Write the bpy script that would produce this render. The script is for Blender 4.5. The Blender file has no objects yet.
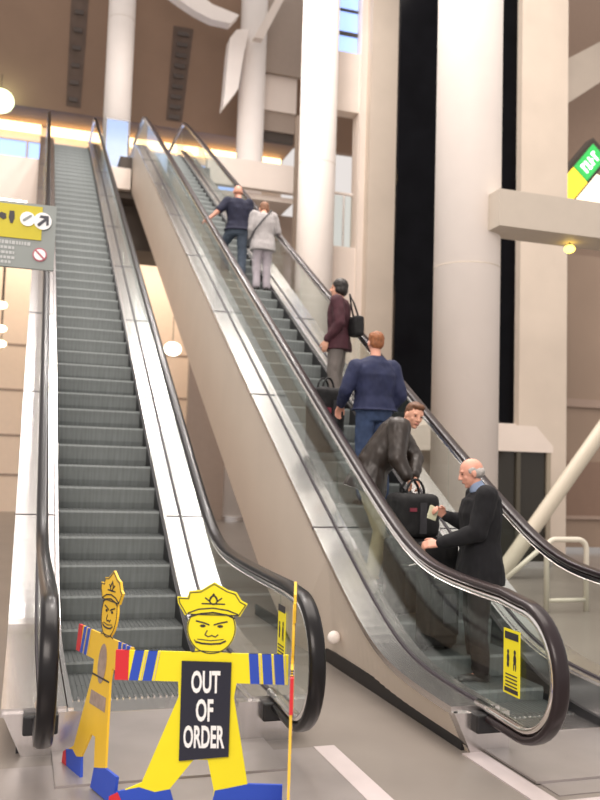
import bpy, bmesh, math, random
from math import sin, cos, pi, radians, sqrt
from mathutils import Vector, Matrix, noise
random.seed(7)
V = Vector
S = bpy.context.scene
COL = S.collection

# ---------------------------------------------------------------- camera, world, light, exposure
FPX = 865.0
def _cv(px, py): return V((px-300, 400-py, -FPX)).normalized()
_y = _cv(24, 462); _v2 = _cv(52, -38)
_z = (_v2-_y*_v2.dot(_y)).normalized(); _x = _y.cross(_z)
cam_d = bpy.data.cameras.new('camera'); cam = bpy.data.objects.new('camera', cam_d); COL.objects.link(cam)
cam_d.sensor_fit = 'VERTICAL'; cam_d.sensor_height = 36; cam_d.lens = FPX/800*36
cam_d.clip_end = 200
cam.matrix_world = Matrix.Translation((0, 0, 1.634)) @ Matrix((_x, _y, _z)).to_4x4()
cam_d.dof.use_dof = True; cam_d.dof.focus_distance = 5.2; cam_d.dof.aperture_fstop = 2.0
S.camera = cam
S.view_settings.view_transform = 'Standard'; S.view_settings.look = 'None'
S.view_settings.gamma = 1; S.view_settings.use_curve_mapping = False
S.view_settings.exposure = 0.06
w = bpy.data.worlds.new('hall_light'); S.world = w; w.use_nodes = True
bg = w.node_tree.nodes['Background']; bg.inputs[0].default_value = (1.0, 0.93, 0.89, 1); bg.inputs[1].default_value = .80
def area(name, loc, rot, size, power, color, sy=None):
    l = bpy.data.lights.new(name, 'AREA'); l.energy = power; l.color = color
    l.shape = 'RECTANGLE'; l.size = size; l.size_y = sy or size
    o = bpy.data.objects.new(name, l); COL.objects.link(o); o.location = loc; o.rotation_euler = rot
    return o
area('hall_overhead_fill', (3, 8, 15.5), (0, 0, 0), 14, 2600, (1, .9, .82), 12)  # broad fill added overhead to stand for the hall's general lighting
area('hall_front_fill', (-3, -6, 9), (radians(62), 0, radians(-15)), 8, 1300, (1, .88, .8), 5)  # added fill, high and unseen behind the camera

for dx, dy in ((5.2, 17.2), (3.6, 20.0), (.8, 19.5), (4.2, 12.0), (2.0, 11.0)):
    area('hall_downlight', (dx, dy, 15.0), (0, 0, 0), .7, 240, (1, .93, .88))
area('lower_hall_fill', (2, 28.2, 9.1), (0, 0, 0), 9, 420, (1, .84, .68), 2.5)  # fill added to brighten the back wall where the pendants are too weak

# ---------------------------------------------------------------- helpers
MATS = {}
def mat(name, col, rough=.6, metal=0, noise_amt=0, scale=6, bump=0, emit=None, estr=0, stretch=None, spec=None, coat=0):
    if name in MATS: return MATS[name]
    m = bpy.data.materials.new(name); m.use_nodes = True; nt = m.node_tree; b = nt.nodes['Principled BSDF']
    b.inputs['Base Color'].default_value = (*col, 1); b.inputs['Roughness'].default_value = rough; b.inputs['Metallic'].default_value = metal
    if spec is not None: b.inputs['Specular IOR Level'].default_value = spec
    if coat: b.inputs['Coat Weight'].default_value = coat; b.inputs['Coat Roughness'].default_value = .08
    tc = nt.nodes.new('ShaderNodeTexCoord'); mp = nt.nodes.new('ShaderNodeMapping'); nz = nt.nodes.new('ShaderNodeTexNoise')
    if stretch: mp.inputs['Scale'].default_value = stretch
    nz.inputs['Scale'].default_value = scale; nz.inputs['Detail'].default_value = 4
    nt.links.new(tc.outputs['Object'], mp.inputs[0]); nt.links.new(mp.outputs[0], nz.inputs[0])
    r = nt.nodes.new('ShaderNodeValToRGB')
    a = max(noise_amt, .02)
    r.color_ramp.elements[0].position = .3; r.color_ramp.elements[1].position = .7
    r.color_ramp.elements[0].color = (*[c*(1-a) for c in col], 1); r.color_ramp.elements[1].color = (*[min(1, c*(1+a)) for c in col], 1)
    nt.links.new(nz.outputs[0], r.inputs[0]); nt.links.new(r.outputs[0], b.inputs['Base Color'])
    if bump:
        bp = nt.nodes.new('ShaderNodeBump'); bp.inputs['Strength'].default_value = bump; bp.inputs['Distance'].default_value = .01
        nt.links.new(nz.outputs[0], bp.inputs['Height']); nt.links.new(bp.outputs[0], b.inputs['Normal'])
    if emit: b.inputs['Emission Color'].default_value = (*emit, 1); b.inputs['Emission Strength'].default_value = estr
    MATS[name] = m; return m
def glassmat(name, tint, gl=.12, rough=.03):
    m = bpy.data.materials.new(name); m.use_nodes = True; nt = m.node_tree; nt.nodes.clear()
    out = nt.nodes.new('ShaderNodeOutputMaterial'); t = nt.nodes.new('ShaderNodeBsdfTransparent'); g = nt.nodes.new('ShaderNodeBsdfGlossy')
    f = nt.nodes.new('ShaderNodeLayerWeight'); f.inputs[0].default_value = .5
    pw_ = nt.nodes.new('ShaderNodeMath'); pw_.operation = 'POWER'; pw_.inputs[1].default_value = 4.5; nt.links.new(f.outputs['Facing'], pw_.inputs[0])
    ad = nt.nodes.new('ShaderNodeMath'); ad.operation = 'MULTIPLY_ADD'; ad.inputs[1].default_value = .55; ad.inputs[2].default_value = gl; ad.use_clamp = True
    mx = nt.nodes.new('ShaderNodeMixShader'); t.inputs[0].default_value = (*tint, 1); g.inputs[0].default_value = (.9, .93, .92, 1); g.inputs[1].default_value = rough
    nt.links.new(pw_.outputs[0], ad.inputs[0]); nt.links.new(ad.outputs[0], mx.inputs[0]); nt.links.new(t.outputs[0], mx.inputs[1]); nt.links.new(g.outputs[0], mx.inputs[2]); nt.links.new(mx.outputs[0], out.inputs[0])
    return m

def link(name, bm, m, parent=None, loc=None, smooth=False):
    bmesh.ops.recalc_face_normals(bm, faces=bm.faces)
    me = bpy.data.meshes.new(name); bm.to_mesh(me); bm.free()
    if m: me.materials.append(m)
    if smooth: me.shade_smooth()
    o = bpy.data.objects.new(name, me); COL.objects.link(o)
    if parent: o.parent = parent
    if loc is not None: o.location = loc
    return o
def empty(name, loc=(0, 0, 0), rz=0):
    o = bpy.data.objects.new(name, None); COL.objects.link(o); o.location = loc; o.rotation_euler = (0, 0, rz); o.empty_display_size = .1; return o
def tag(o, label=None, cat=None, group=None, kind=None):
    if label: o['label'] = label
    if cat: o['category'] = cat
    if group: o['group'] = group
    if kind: o['kind'] = kind
    return o
def box(bm, x0, x1, y0, y1, z0, z1):
    v = [bm.verts.new((x, y, z)) for x in (x0, x1) for y in (y0, y1) for z in (z0, z1)]
    for f in ((0, 1, 3, 2), (4, 6, 7, 5), (0, 4, 5, 1), (2, 3, 7, 6), (0, 2, 6, 4), (1, 5, 7, 3)): bm.faces.new([v[i] for i in f])
    return v
def obox(bm, c, s, M=None, bev=0):
    b2 = bmesh.new(); box(b2, -s[0]/2, s[0]/2, -s[1]/2, s[1]/2, -s[2]/2, s[2]/2)
    if bev: bmesh.ops.bevel(b2, geom=b2.edges[:]+b2.verts[:], offset=bev, segments=3, affect='EDGES', profile=.5)
    T = Matrix.Translation(c) @ (M.to_4x4() if M else Matrix.Identity(4)); b2.transform(T)
    me = bpy.data.meshes.new('tmp'); b2.to_mesh(me); b2.free(); bm.from_mesh(me); bpy.data.meshes.remove(me)
def ring(bm, c, a, b, ra, rb, n=16, p=2.0):
    out = []
    for i in range(n):
        t = 2*pi*i/n; ct, st = cos(t), sin(t)
        if p != 2: ct = math.copysign(abs(ct)**(2/p), ct); st = math.copysign(abs(st)**(2/p), st)
        out.append(bm.verts.new(c+a*ra*ct+b*rb*st))
    return out
def skinrings(bm, rs, caps=True, closed=False):
    n = len(rs[0]); m = len(rs)
    for k in range(m if closed else m-1):
        r0, r1 = rs[k], rs[(k+1) % m]
        for i in range(n): bm.faces.new((r0[i], r0[(i+1) % n], r1[(i+1) % n], r1[i]))
    if caps and not closed: bm.faces.new(rs[0][::-1]); bm.faces.new(rs[-1])
def tube(bm, pts, r, n=12, side=None, rb=None, caps=True, p=2.0):
    pts = [V(q) for q in pts]; rs = []
    for i, q in enumerate(pts):
        t = (pts[min(i+1, len(pts)-1)]-pts[max(i-1, 0)]).normalized()
        s = V(side) if side is not None else (V((0, 0, 1)) if abs(t.z) < .9 else V((1, 0, 0)))
        a = (s-t*s.dot(t)).normalized(); b = t.cross(a)
        rr = r[i] if isinstance(r, (list, tuple)) else r
        rs.append(ring(bm, q, a, b, rr, rb if rb else rr, n, p))
    skinrings(bm, rs, caps)
def limb(bm, p0, r0, p1, r1, n=14):
    p0, p1 = V(p0), V(p1); d = p1-p0; L = d.length
    if L < 1e-6: return ball(bm, p0, (r0,)*3)
    t = d/L; s = V((0, 0, 1)) if abs(t.z) < .9 else V((1, 0, 0)); a = (s-t*s.dot(t)).normalized(); b = t.cross(a)
    rs = []
    for k in range(5, 0, -1):
        an = pi/2*k/5.5; rs.append(ring(bm, p0-t*r0*sin(an), a, b, r0*cos(an), r0*cos(an), n))
    rs.append(ring(bm, p0, a, b, r0, r0, n)); rs.append(ring(bm, p1, a, b, r1, r1, n))
    for k in range(1, 6):
        an = pi/2*k/5.5; rs.append(ring(bm, p1+t*r1*sin(an), a, b, r1*cos(an), r1*cos(an), n))
    skinrings(bm, rs)
def ball(bm, c, r, M=None, n=16):
    ret = bmesh.ops.create_uvsphere(bm, u_segments=n, v_segments=n//2+2, radius=1)
    T = Matrix.Translation(c) @ (M.to_4x4() if M else Matrix.Identity(4)) @ Matrix.Diagonal((*r, 1))
    bmesh.ops.transform(bm, matrix=T, verts=ret['verts'])
def prism(bm, pts2, f0, f1):
    """polygon pts2 mapped by f0 and f1 (front and back) and joined"""
    a = [bm.verts.new(f0(p)) for p in pts2]; b = [bm.verts.new(f1(p)) for p in pts2]
    bm.faces.new(a); bm.faces.new(b[::-1]); n = len(a)
    for i in range(n): bm.faces.new((a[i], b[i], b[(i+1) % n], a[(i+1) % n]))
def remeshed(name, bm, m, parent, vox=.008, smooth=3, wr=0, wscale=9, seed=0):
    me = bpy.data.meshes.new('tmp'); bmesh.ops.recalc_face_normals(bm, faces=bm.faces); bm.to_mesh(me); bm.free()
    o = bpy.data.objects.new('tmp', me); COL.objects.link(o)
    r = o.modifiers.new('r', 'REMESH'); r.mode = 'VOXEL'; r.voxel_size = vox
    s = o.modifiers.new('s', 'SMOOTH'); s.factor = .5; s.iterations = smooth
    dg = bpy.context.evaluated_depsgraph_get(); dg.update()
    me2 = bpy.data.meshes.new_from_object(o.evaluated_get(dg)); me2.name = name
    bpy.data.objects.remove(o); bpy.data.meshes.remove(me)
    if wr:
        ns = [v.normal.copy() for v in me2.vertices]
        for v, nn in zip(me2.vertices, ns):
            q = V((v.co.x*1.2, v.co.y*1.2, v.co.z*.8))*wscale+V((seed*3.1, seed, 0))
            v.co += nn*wr*(noise.noise(q)+.5*noise.noise(q*2.3))
    me2.materials.clear(); me2.materials.append(m); me2.shade_smooth()
    o2 = bpy.data.objects.new(name, me2); COL.objects.link(o2); o2.parent = parent
    return o2
def structure(name, bm, m): return tag(link(name, bm, m), kind='structure')

# ---------------------------------------------------------------- materials
M_wall = mat('plaster beige', (.60, .515, .43), .75, noise_amt=.04, scale=1.5)
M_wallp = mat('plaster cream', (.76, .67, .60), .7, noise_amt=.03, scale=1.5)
M_col = mat('column white paint', (.88, .81, .76), .5, noise_amt=.02, scale=2)
M_ceil = mat('brown ceiling', (.30, .20, .14), .8, noise_amt=.06, scale=.8)
M_ceild = mat('dark ceiling recess', (.14, .10, .08), .8, noise_amt=.15, scale=3)
M_dark = mat('dark beam brown', (.07, .055, .045), .7)
M_blackglass = mat('black night glass', (.003, .003, .004), .12, noise_amt=.3, scale=2, spec=.06)
M_floor = mat('floor brownish grey', (.215, .19, .17), .33, noise_amt=.10, scale=1.3, bump=.02)
M_plate = mat('landing plate', (.33, .30, .29), .3, metal=.35, noise_amt=.08, scale=3)
M_strip = mat('pale border strip', (.60, .53, .53), .35, metal=.2, noise_amt=.04)
M_panel = mat('truss panel cream', (.66, .57, .49), .5, noise_amt=.03, scale=1.2)
M_steel = mat('brushed steel', (.70, .67, .66), .24, metal=.95, noise_amt=.05, scale=5, stretch=(8, .5, .5))
M_skirt = mat('bright skirt steel', (.86, .82, .82), .22, metal=.95, noise_amt=.04, scale=4)
M_rubber = mat('black handrail rubber', (.008, .007, .008), .28, spec=.28, coat=.05)
M_rubbrown = mat('dark brown handrail rubber', (.022, .015, .017), .28, spec=.3, coat=.08)
M_chrome = mat('chrome guide', (.85, .82, .80), .14, metal=1)
M_black = mat('black plastic', (.012, .012, .014), .45)
M_gasket = mat('dark gasket', (.05, .04, .05), .5)
M_step = mat('step riser grey', (.19, .21, .21), .5, metal=.25, noise_amt=.16, scale=3.5, stretch=(9, .6, .6), bump=.1)
M_tread = mat('step tread shaded grey', (.07, .078, .078), .55, metal=.2, noise_amt=.15, scale=3.5, stretch=(9, .6, .6), bump=.1)  # darker than the riser: crease shade put into the tread colour
M_glass = glassmat('balustrade glass', (.93, .96, .945), .035)
M_yel = mat('yellow print', (.86, .75, .01), .5, noise_amt=.03)
M_yelo = mat('orange yellow print', (.80, .50, .03), .5, noise_amt=.03)
M_blue = mat('blue print', (.02, .07, .48), .5)
M_red = mat('red print', (.62, .02, .03), .5)
M_ink = mat('ink dark', (.03, .025, .03), .5)
M_inkb = mat('navy notice', (.012, .014, .03), .4)
M_white = mat('white lettering', (.85, .87, .88), .5)
M_goldline = mat('gold line print', (.65, .55, .25), .5)
M_tan = mat('tan printed tunic', (.33, .24, .20), .5, noise_amt=.2, scale=30)
M_graysign = mat('grey sign face', (.24, .27, .26), .45)

K = math.tan(radians(30))
ZF = 10.8

# ---------------------------------------------------------------- structure
bm = bmesh.new(); box(bm, -8, 18, -6, 34, -.2, 0); structure('floor', bm, M_floor)
# landing plates and pale border strips let into the floor
bm = bmesh.new(); box(bm, -.40, 1.72, 1.0, 4.98, 0, .006); structure('trim_1', bm, M_plate)
bm = bmesh.new(); box(bm, 1.72, 1.85, 1.0, 4.98, 0, .009); structure('trim_2', bm, M_strip)
bm = bmesh.new(); box(bm, 2.72, 4.2, 3.97, 4.70, 0, .006); structure('trim_3', bm, M_plate)
bm = bmesh.new(); box(bm, 2.54, 2.67, 3.9, 4.68, 0, .009); box(bm, 2.54, 4.6, 3.79, 3.9, 0, .009); structure('trim_4', bm, M_strip)

# wall far below the upper floor with panel joints
def panelwall(name, x0, x1, z0, z1, y, m, joints, vj=()):
    bm = bmesh.new(); box(bm, x0, x1, y, y+.3, z0, z1)
    o = structure(name, bm, m)
    bm = bmesh.new()
    for z in joints: box(bm, x0, x1, y-.015, y, z-.035, z+.035)
    for x in vj: box(bm, x-.03, x+.03, y-.012, y, z0, z1)
    structure('trim_panel_joints', bm, MATS['joint']); return o
mat('joint', (.34, .25, .2), .7)
panelwall('wall_back', -8, 8.6, 0, 9.2, 30, mat('plaster peach lit', (.86, .70, .56), .7), (1.2, 2.5, 4.0, 5.5), (-6, -3.5, 1.7, 5.9))  # peach kept bright to carry the lower hall's ambient light in the colour
# upper floor slab, fascia and soffit
bm = bmesh.new(); box(bm, .02, 2.0, 27.3, 34, 9.2, 11.4); box(bm, 2.0, 4.6, 24.5, 34, 9.2, 10.4); box(bm, -8, .02, 24.5, 34, 9.2, 9.9); structure('ceiling_lower', bm, M_dark)
bm = bmesh.new(); box(bm, -8, -.02, 24.2, 24.5, 7.1, 9.9); structure('trim_fascia_left', bm, M_wallp)
bm = bmesh.new(); box(bm, 1.72, 2.3, 24.3, 24.5, 9.4, 10.0); structure('trim_fascia_middle', bm, M_wallp)
bm = bmesh.new(); box(bm, -8, 4.6, 25.2, 27.0, 7.9, 9.2); structure('trim_beam', bm, M_dark)
# parapet of the gallery to the right
bm = bmesh.new(); box(bm, 4.6, 7.6, 25, 25.25, 10.15, 11.0); structure('trim_parapet', bm, M_wallp)
bm = bmesh.new(); box(bm, 4.6, 7.4, 25.25, 33, 9.9, 10.05); structure('floor_gallery', bm, M_wallp)
bm = bmesh.new(); box(bm, 4.6, 8.6, 26.6, 26.8, 0, 9.9); structure('wall_gallery', bm, mat('gallery wall tan', (.36, .28, .23), .7))  # brown wall under the gallery
# upper hall: window wall, cove, sloped brown ceiling with slots
bm = bmesh.new(); box(bm, -8, 8.8, 31.6, 31.9, 9.2, 13.6); structure('wall_upper', bm, M_wallp)
bm = bmesh.new()
def quadslab(bm, y0, z0, y1, z1, x0, x1, t):
    n = V((0, z1-z0, -(y1-y0))).normalized()*-t
    vs = []
    for x in (x0, x1):
        for (y, z) in ((y0, z0), (y1, z1)):
            vs.append(bm.verts.new((x, y, z))); vs.append(bm.verts.new((x, y+abs(n.y), z+.0)))
    f = ((0, 1, 3, 2), (4, 6, 7, 5), (0, 4, 5, 1), (2, 3, 7, 6), (0, 2, 6, 4), (1, 5, 7, 3))
    for q in f: bm.faces.new([vs[i] for i in q])
quadslab(bm, 29.5, 13.45, 26.9, 18.1, -8, 12.5, .3); structure('ceiling', bm, M_ceil)
bm = bmesh.new(); box(bm, -8, 8.8, 29.5, 31.9, 13.6, 13.9); structure('ceiling_cove', bm, M_ceil)
for i, (xa, xb, z0, z1) in enumerate(((.50, 1.05, 13.62, 17.9), (3.86, 4.50, 13.65, 16.3))):
    bm = bmesh.new(); f = lambda z: 29.5-(z-13.45)/(18.1-13.45)*2.6
    vs = [bm.verts.new(p) for p in ((xa+.06, f(z0)-.03, z0), (xb-.02, f(z0)-.03, z0), (xb, f(z1)-.03, z1), (xa-.02, f(z1)-.03, z1))]
    bm.faces.new(vs); r = bmesh.ops.extrude_face_region(bm, geom=bm.faces[:]); bmesh.ops.translate(bm, vec=(0, .1, 0), verts=[g for g in r['geom'] if isinstance(g, bmesh.types.BMVert)])
    structure('trim_ceiling_slot', bm, M_ceild)
    bm = bmesh.new()
    for q in range(9):
        z = z0+(z1-z0)*(q+.5)/9; box(bm, xa+.14, xb-.14, f(z)-.07, f(z)-.02, z-.12, z+.02)
    structure('trim_slot_lamps', bm, mat('slot fitting', (.09, .07, .06), .6))
# cove light strips and lit windows of the upper hall
M_cove = mat('cove lamp', (1, .8, .5), .5, emit=(1, .72, .38), estr=3.2)
M_bluewin = mat('window daylight blue', (.2, .35, .8), .3, emit=(.38, .52, .95), estr=1.3)
for i, (xa, xb) in enumerate(((-7, -.2), (.0, 2.4), (2.7, 5.4), (5.7, 8.6))):
    bm = bmesh.new(); tube(bm, [(xa, 31.2, 13.36), (xb, 31.2, 13.36)], .17, 10)
    tag(link('cove_light', bm, M_cove, smooth=True), ['glowing cove light left of the idle escalator top', 'glowing cove light above the idle escalator top', 'glowing cove light above the moving escalator top', 'glowing cove light right of the far column'][i], 'ceiling light', 'warm cove lights of the upper hall')
for i, (xa, xb, za, zb) in enumerate(((-3.5, .8, 10.8, 12.98), (1.6, 3.4, 10.8, 12.98), (4.3, 7.2, 10.8, 12.98))):
    e = bmesh.new(); box(e, xa, xb, 31.5, 31.59, za, zb); wo = structure('window_%d' % (i+1), e, M_bluewin)
    e = bmesh.new()
    n = 3
    for q in range(n+1):
        x = xa+(xb-xa)*q/n; box(e, x-.04, x+.04, 31.44, 31.52, za, zb)
    for z in (za, (za+zb)*.5, zb): box(e, xa, xb, 31.45, 31.51, z-.03, z+.03)
    link('window_frame', e, M_strip, wo)

# right-hand back wall with a high window and an open gallery bay
def boxes(name, m, lst, st=True, parent=None):
    bm = bmesh.new()
    for b in lst: box(bm, *b)
    return structure(name, bm, m) if st else link(name, bm, m, parent)
boxes('wall_right_bay', M_wallp, [(6.6, 7.55, 20, 20.4, 0, 7.25), (6.6, 7.55, 20, 20.4, 10.75, 12.3), (6.6, 6.8, 20, 20.4, 7.25, 17), (7.5, 7.68, 19.9, 20.4, 0, 17), (6.6, 7.5, 20, 20.4, 14.2, 17)])
boxes('wall_pier', M_wall, [(7.66, 8.98, 19.6, 20.4, 0, 17)])
b4 = boxes('window_4', M_bluewin, [(6.8, 7.5, 20.25, 20.3, 12.3, 14.2)])
boxes('window_frame', M_dark, [(6.8, 7.5, 20.2, 20.25, 12.85, 12.95), (6.8, 7.5, 20.2, 20.25, 13.5, 13.56)], False, b4)
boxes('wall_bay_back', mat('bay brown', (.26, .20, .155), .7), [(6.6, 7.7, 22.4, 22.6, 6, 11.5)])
boxes('floor_bay', M_wallp, [(6.8, 7.5, 20.4, 22.4, 7.05, 7.25)])
rl = empty('glass_railing', (7.15, 20.3, 7.25)); tag(rl, 'small glass railing with a bright top rail in the bay behind the third column', 'railing')
bm = bmesh.new(); tube(bm, [(-.35, 0, 1.45), (.35, 0, 1.45)], .04); link('top_rail', bm, M_col, rl)
for x in (-.3, .1): bm = bmesh.new(); tube(bm, [(x, 0, 0), (x, 0, 1.45)], .025); link('post', bm, M_steel, rl)
bm = bmesh.new(); box(bm, -.33, .33, .02, .035, .05, 1.4); link('glass_panel', bm, M_glass, rl)
bm = bmesh.new(); box(bm, 6.95, 7.35, 22.25, 22.4, 8.7, 9.75); tag(link('wall_board', bm, M_wallp), 'pale board on the wall inside the small gallery bay', 'board')
# tall black night windows
boxes('window_5', M_blackglass, [(6.9, 9.72, 16.1, 16.2, 2.3, 17)])
boxes('wall_under_window', M_wallp, [(6.9, 9.72, 16.0, 16.3, 0, 2.75)])
boxes('wall_side_pier', M_wall, [(9.7, 10.86, 15.9, 16.5, 0, 17)])
# side hall on the right
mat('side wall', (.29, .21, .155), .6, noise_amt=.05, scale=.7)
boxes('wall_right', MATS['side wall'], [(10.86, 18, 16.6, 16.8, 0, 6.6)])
boxes('trim_wall_joint', MATS['joint'], [(10.86, 18, 16.54, 16.6, 3.12, 3.3), (10.86, 18, 16.54, 16.6, .62, .70)])
boxes('trim_wall_band', mat('band brown', (.22, .14, .10), .6), [(10.86, 18, 16.56, 16.6, .7, 1.9)])
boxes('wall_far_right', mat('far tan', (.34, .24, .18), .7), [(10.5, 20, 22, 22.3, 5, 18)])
bm = bmesh.new(); prism(bm, [(11.2, 9.6), (12.4, 12.4), (18, 16), (18, 15.2), (12.6, 11.2), (11.5, 9.0)], lambda p: V((p[0], 19.5, p[1])), lambda p: V((p[0], 20.6, p[1]))); structure('trim_sloped_beam', bm, M_wall)

# columns
def column(x, y, r, z0, z1, label):
    t = empty('column', (x, y, z0)); tag(t, label, 'column', 'round white columns')
    bm = bmesh.new(); tube(bm, [(0, 0, 0), (0, 0, z1-z0)], r, 48, side=(1, 0, 0)); link('shaft', bm, M_col, t, smooth=False)
    t.children[0].data.shade_smooth()
    bm = bmesh.new(); tube(bm, [(0, 0, 0), (0, 0, .16)], r+.04, 48, side=(1, 0, 0)); link('base_ring', bm, M_steel, t)
    for zz in (4.5, 9.0):
        if zz < z1-z0-1: bm = bmesh.new(); tube(bm, [(0, 0, zz), (0, 0, zz+.015)], r+.002, 48, side=(1, 0, 0)); link('joint_ring', bm, M_wall, t)
column(5.63, 10.68, .46, 0, 17, 'thickest white round column in front of the tall black window')
column(6.26, 19.44, .45, 0, 17, 'white round column left of the gallery bay, third from the left')
column(6.27, 26.5, .43, 0, 17, 'white round column under the slanted bracket beam, second from the left')
column(2.02, 26.3, .41, ZF, 17.6, 'white round column standing on the upper floor between the two escalators')

# bracket beams of the gallery roof above column two
def slabpoly(name, pts, y0, y1, m, label=None, cat=None):
    bm = bmesh.new(); prism(bm, pts, lambda p: V((p[0], y0, p[1])), lambda p: V((p[0], y1, p[1])))
    o = link(name, bm, m)
    if label: tag(o, label, cat)
    else: tag(o, kind='structure')
    return o
slabpoly('trim_curved_beam', [(3.0, 16.05), (3.6, 15.72), (4.1, 15.48), (4.6, 15.32), (5.2, 15.30), (5.45, 15.62), (4.6, 15.8), (3.8, 16.3), (3.5, 16.9), (3.0, 16.9)], 25.2, 25.6, M_col)
slabpoly('trim_bracket', [(5.16, 12.8), (5.2, 13.3), (5.26, 14.6), (5.3, 15.1), (5.5, 15.4), (5.9, 15.5), (5.75, 14.6), (5.62, 13.5), (5.5, 13.3)], 25.7, 26.2, M_col)
slabpoly('trim_diagonal_beam', [(5.95, 15.0), (6.8, 16.8), (7.05, 16.8), (6.25, 15.0)], 25.2, 25.5, M_wallp)
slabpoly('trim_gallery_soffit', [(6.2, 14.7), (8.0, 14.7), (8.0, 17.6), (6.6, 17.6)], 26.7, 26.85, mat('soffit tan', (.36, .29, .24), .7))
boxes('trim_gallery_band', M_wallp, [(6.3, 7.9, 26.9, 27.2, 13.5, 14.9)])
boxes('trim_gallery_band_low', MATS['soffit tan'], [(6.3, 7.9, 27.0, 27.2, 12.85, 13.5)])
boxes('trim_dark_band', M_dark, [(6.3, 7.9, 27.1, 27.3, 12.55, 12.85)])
# glass parapet between the escalators; the blue it reflects is painted in its colour
bm = bmesh.new(); box(bm, 1.64, 2.26, 25.3, 25.36, 9.9, 11.75); GP = tag(link('glass_parapet', bm, mat('blue reflecting glass', (.34, .48, .80), .12, spec=.8)), 'blue reflecting glass parapet between the escalator tops below the upper column', 'parapet')
bm = bmesh.new(); tube(bm, [(1.62, 25.33, 11.78), (2.28, 25.33, 11.78)], .04); link('top_rail', bm, M_steel, GP)

# horizontal beam box reaching in from the right
boxes('trim_crossbeam', mat('beam cream', (.52, .46, .39), .6), [(5.66, 10, 9.93, 10.5, 4.83, 5.33)])

# ---------------------------------------------------------------- escalators
def smooth_up(d, r): return K*(d+sqrt(d*d+r*r))/2
def smin(a, b, r): return .5*(a+b-sqrt((a-b)**2+r*r))
def ramp(y, y0, r=.45): return smin(smooth_up(y-y0, r), ZF, .22) if y-y0 > 8 else smooth_up(y-y0, r)
YN = 4.17; ZN = .57; RN = .37
def railpath(y0, ytop, ybot=4.62):
    """newel end (inlet) round the front, then up the incline and over the top"""
    p = []
    p.append((ybot+.06, ZN-RN+.02)); p.append((ybot-.12, ZN-RN+.012))
    for i in range(0, 21):
        a = -pi/2-pi*i/20
        p.append((YN+.0+RN*1.0*cos(a), ZN+RN*sin(a)))
    y = YN+.2
    while y < ytop:
        p.append((y, .94+ramp(y, y0))); y += .15 if y < y0+1.5 or y > ytop-4 else .8
    return p
def step_mesh(hw, run=.373):
    bm = bmesh.new()
    prof = [(0, 0), (run+.004, 0), (run+.004, -.05), (.05, -.05), (.06, -.25), (.028, -.232), (.010, -.16), (0.002, -.08), (-.006, -.02)]
    prism(bm, prof, lambda p: V((-hw, p[0], p[1])), lambda p: V((hw, p[0], p[1])))
    # cleats of the tread
    n = 30
    for i in range(n):
        x = -hw+2*hw*(i+.5)/n; box(bm, x-.006, x+.006, .004, run-.006, 0, .006)
    bmesh.ops.recalc_face_normals(bm, faces=bm.faces)
    me = bpy.data.meshes.new('step'); bm.to_mesh(me); bm.free(); me.materials.append(M_step); me.materials.append(M_tread)
    for p in me.polygons:
        if p.normal.z > .5: p.material_index = 1
    return me
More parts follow.
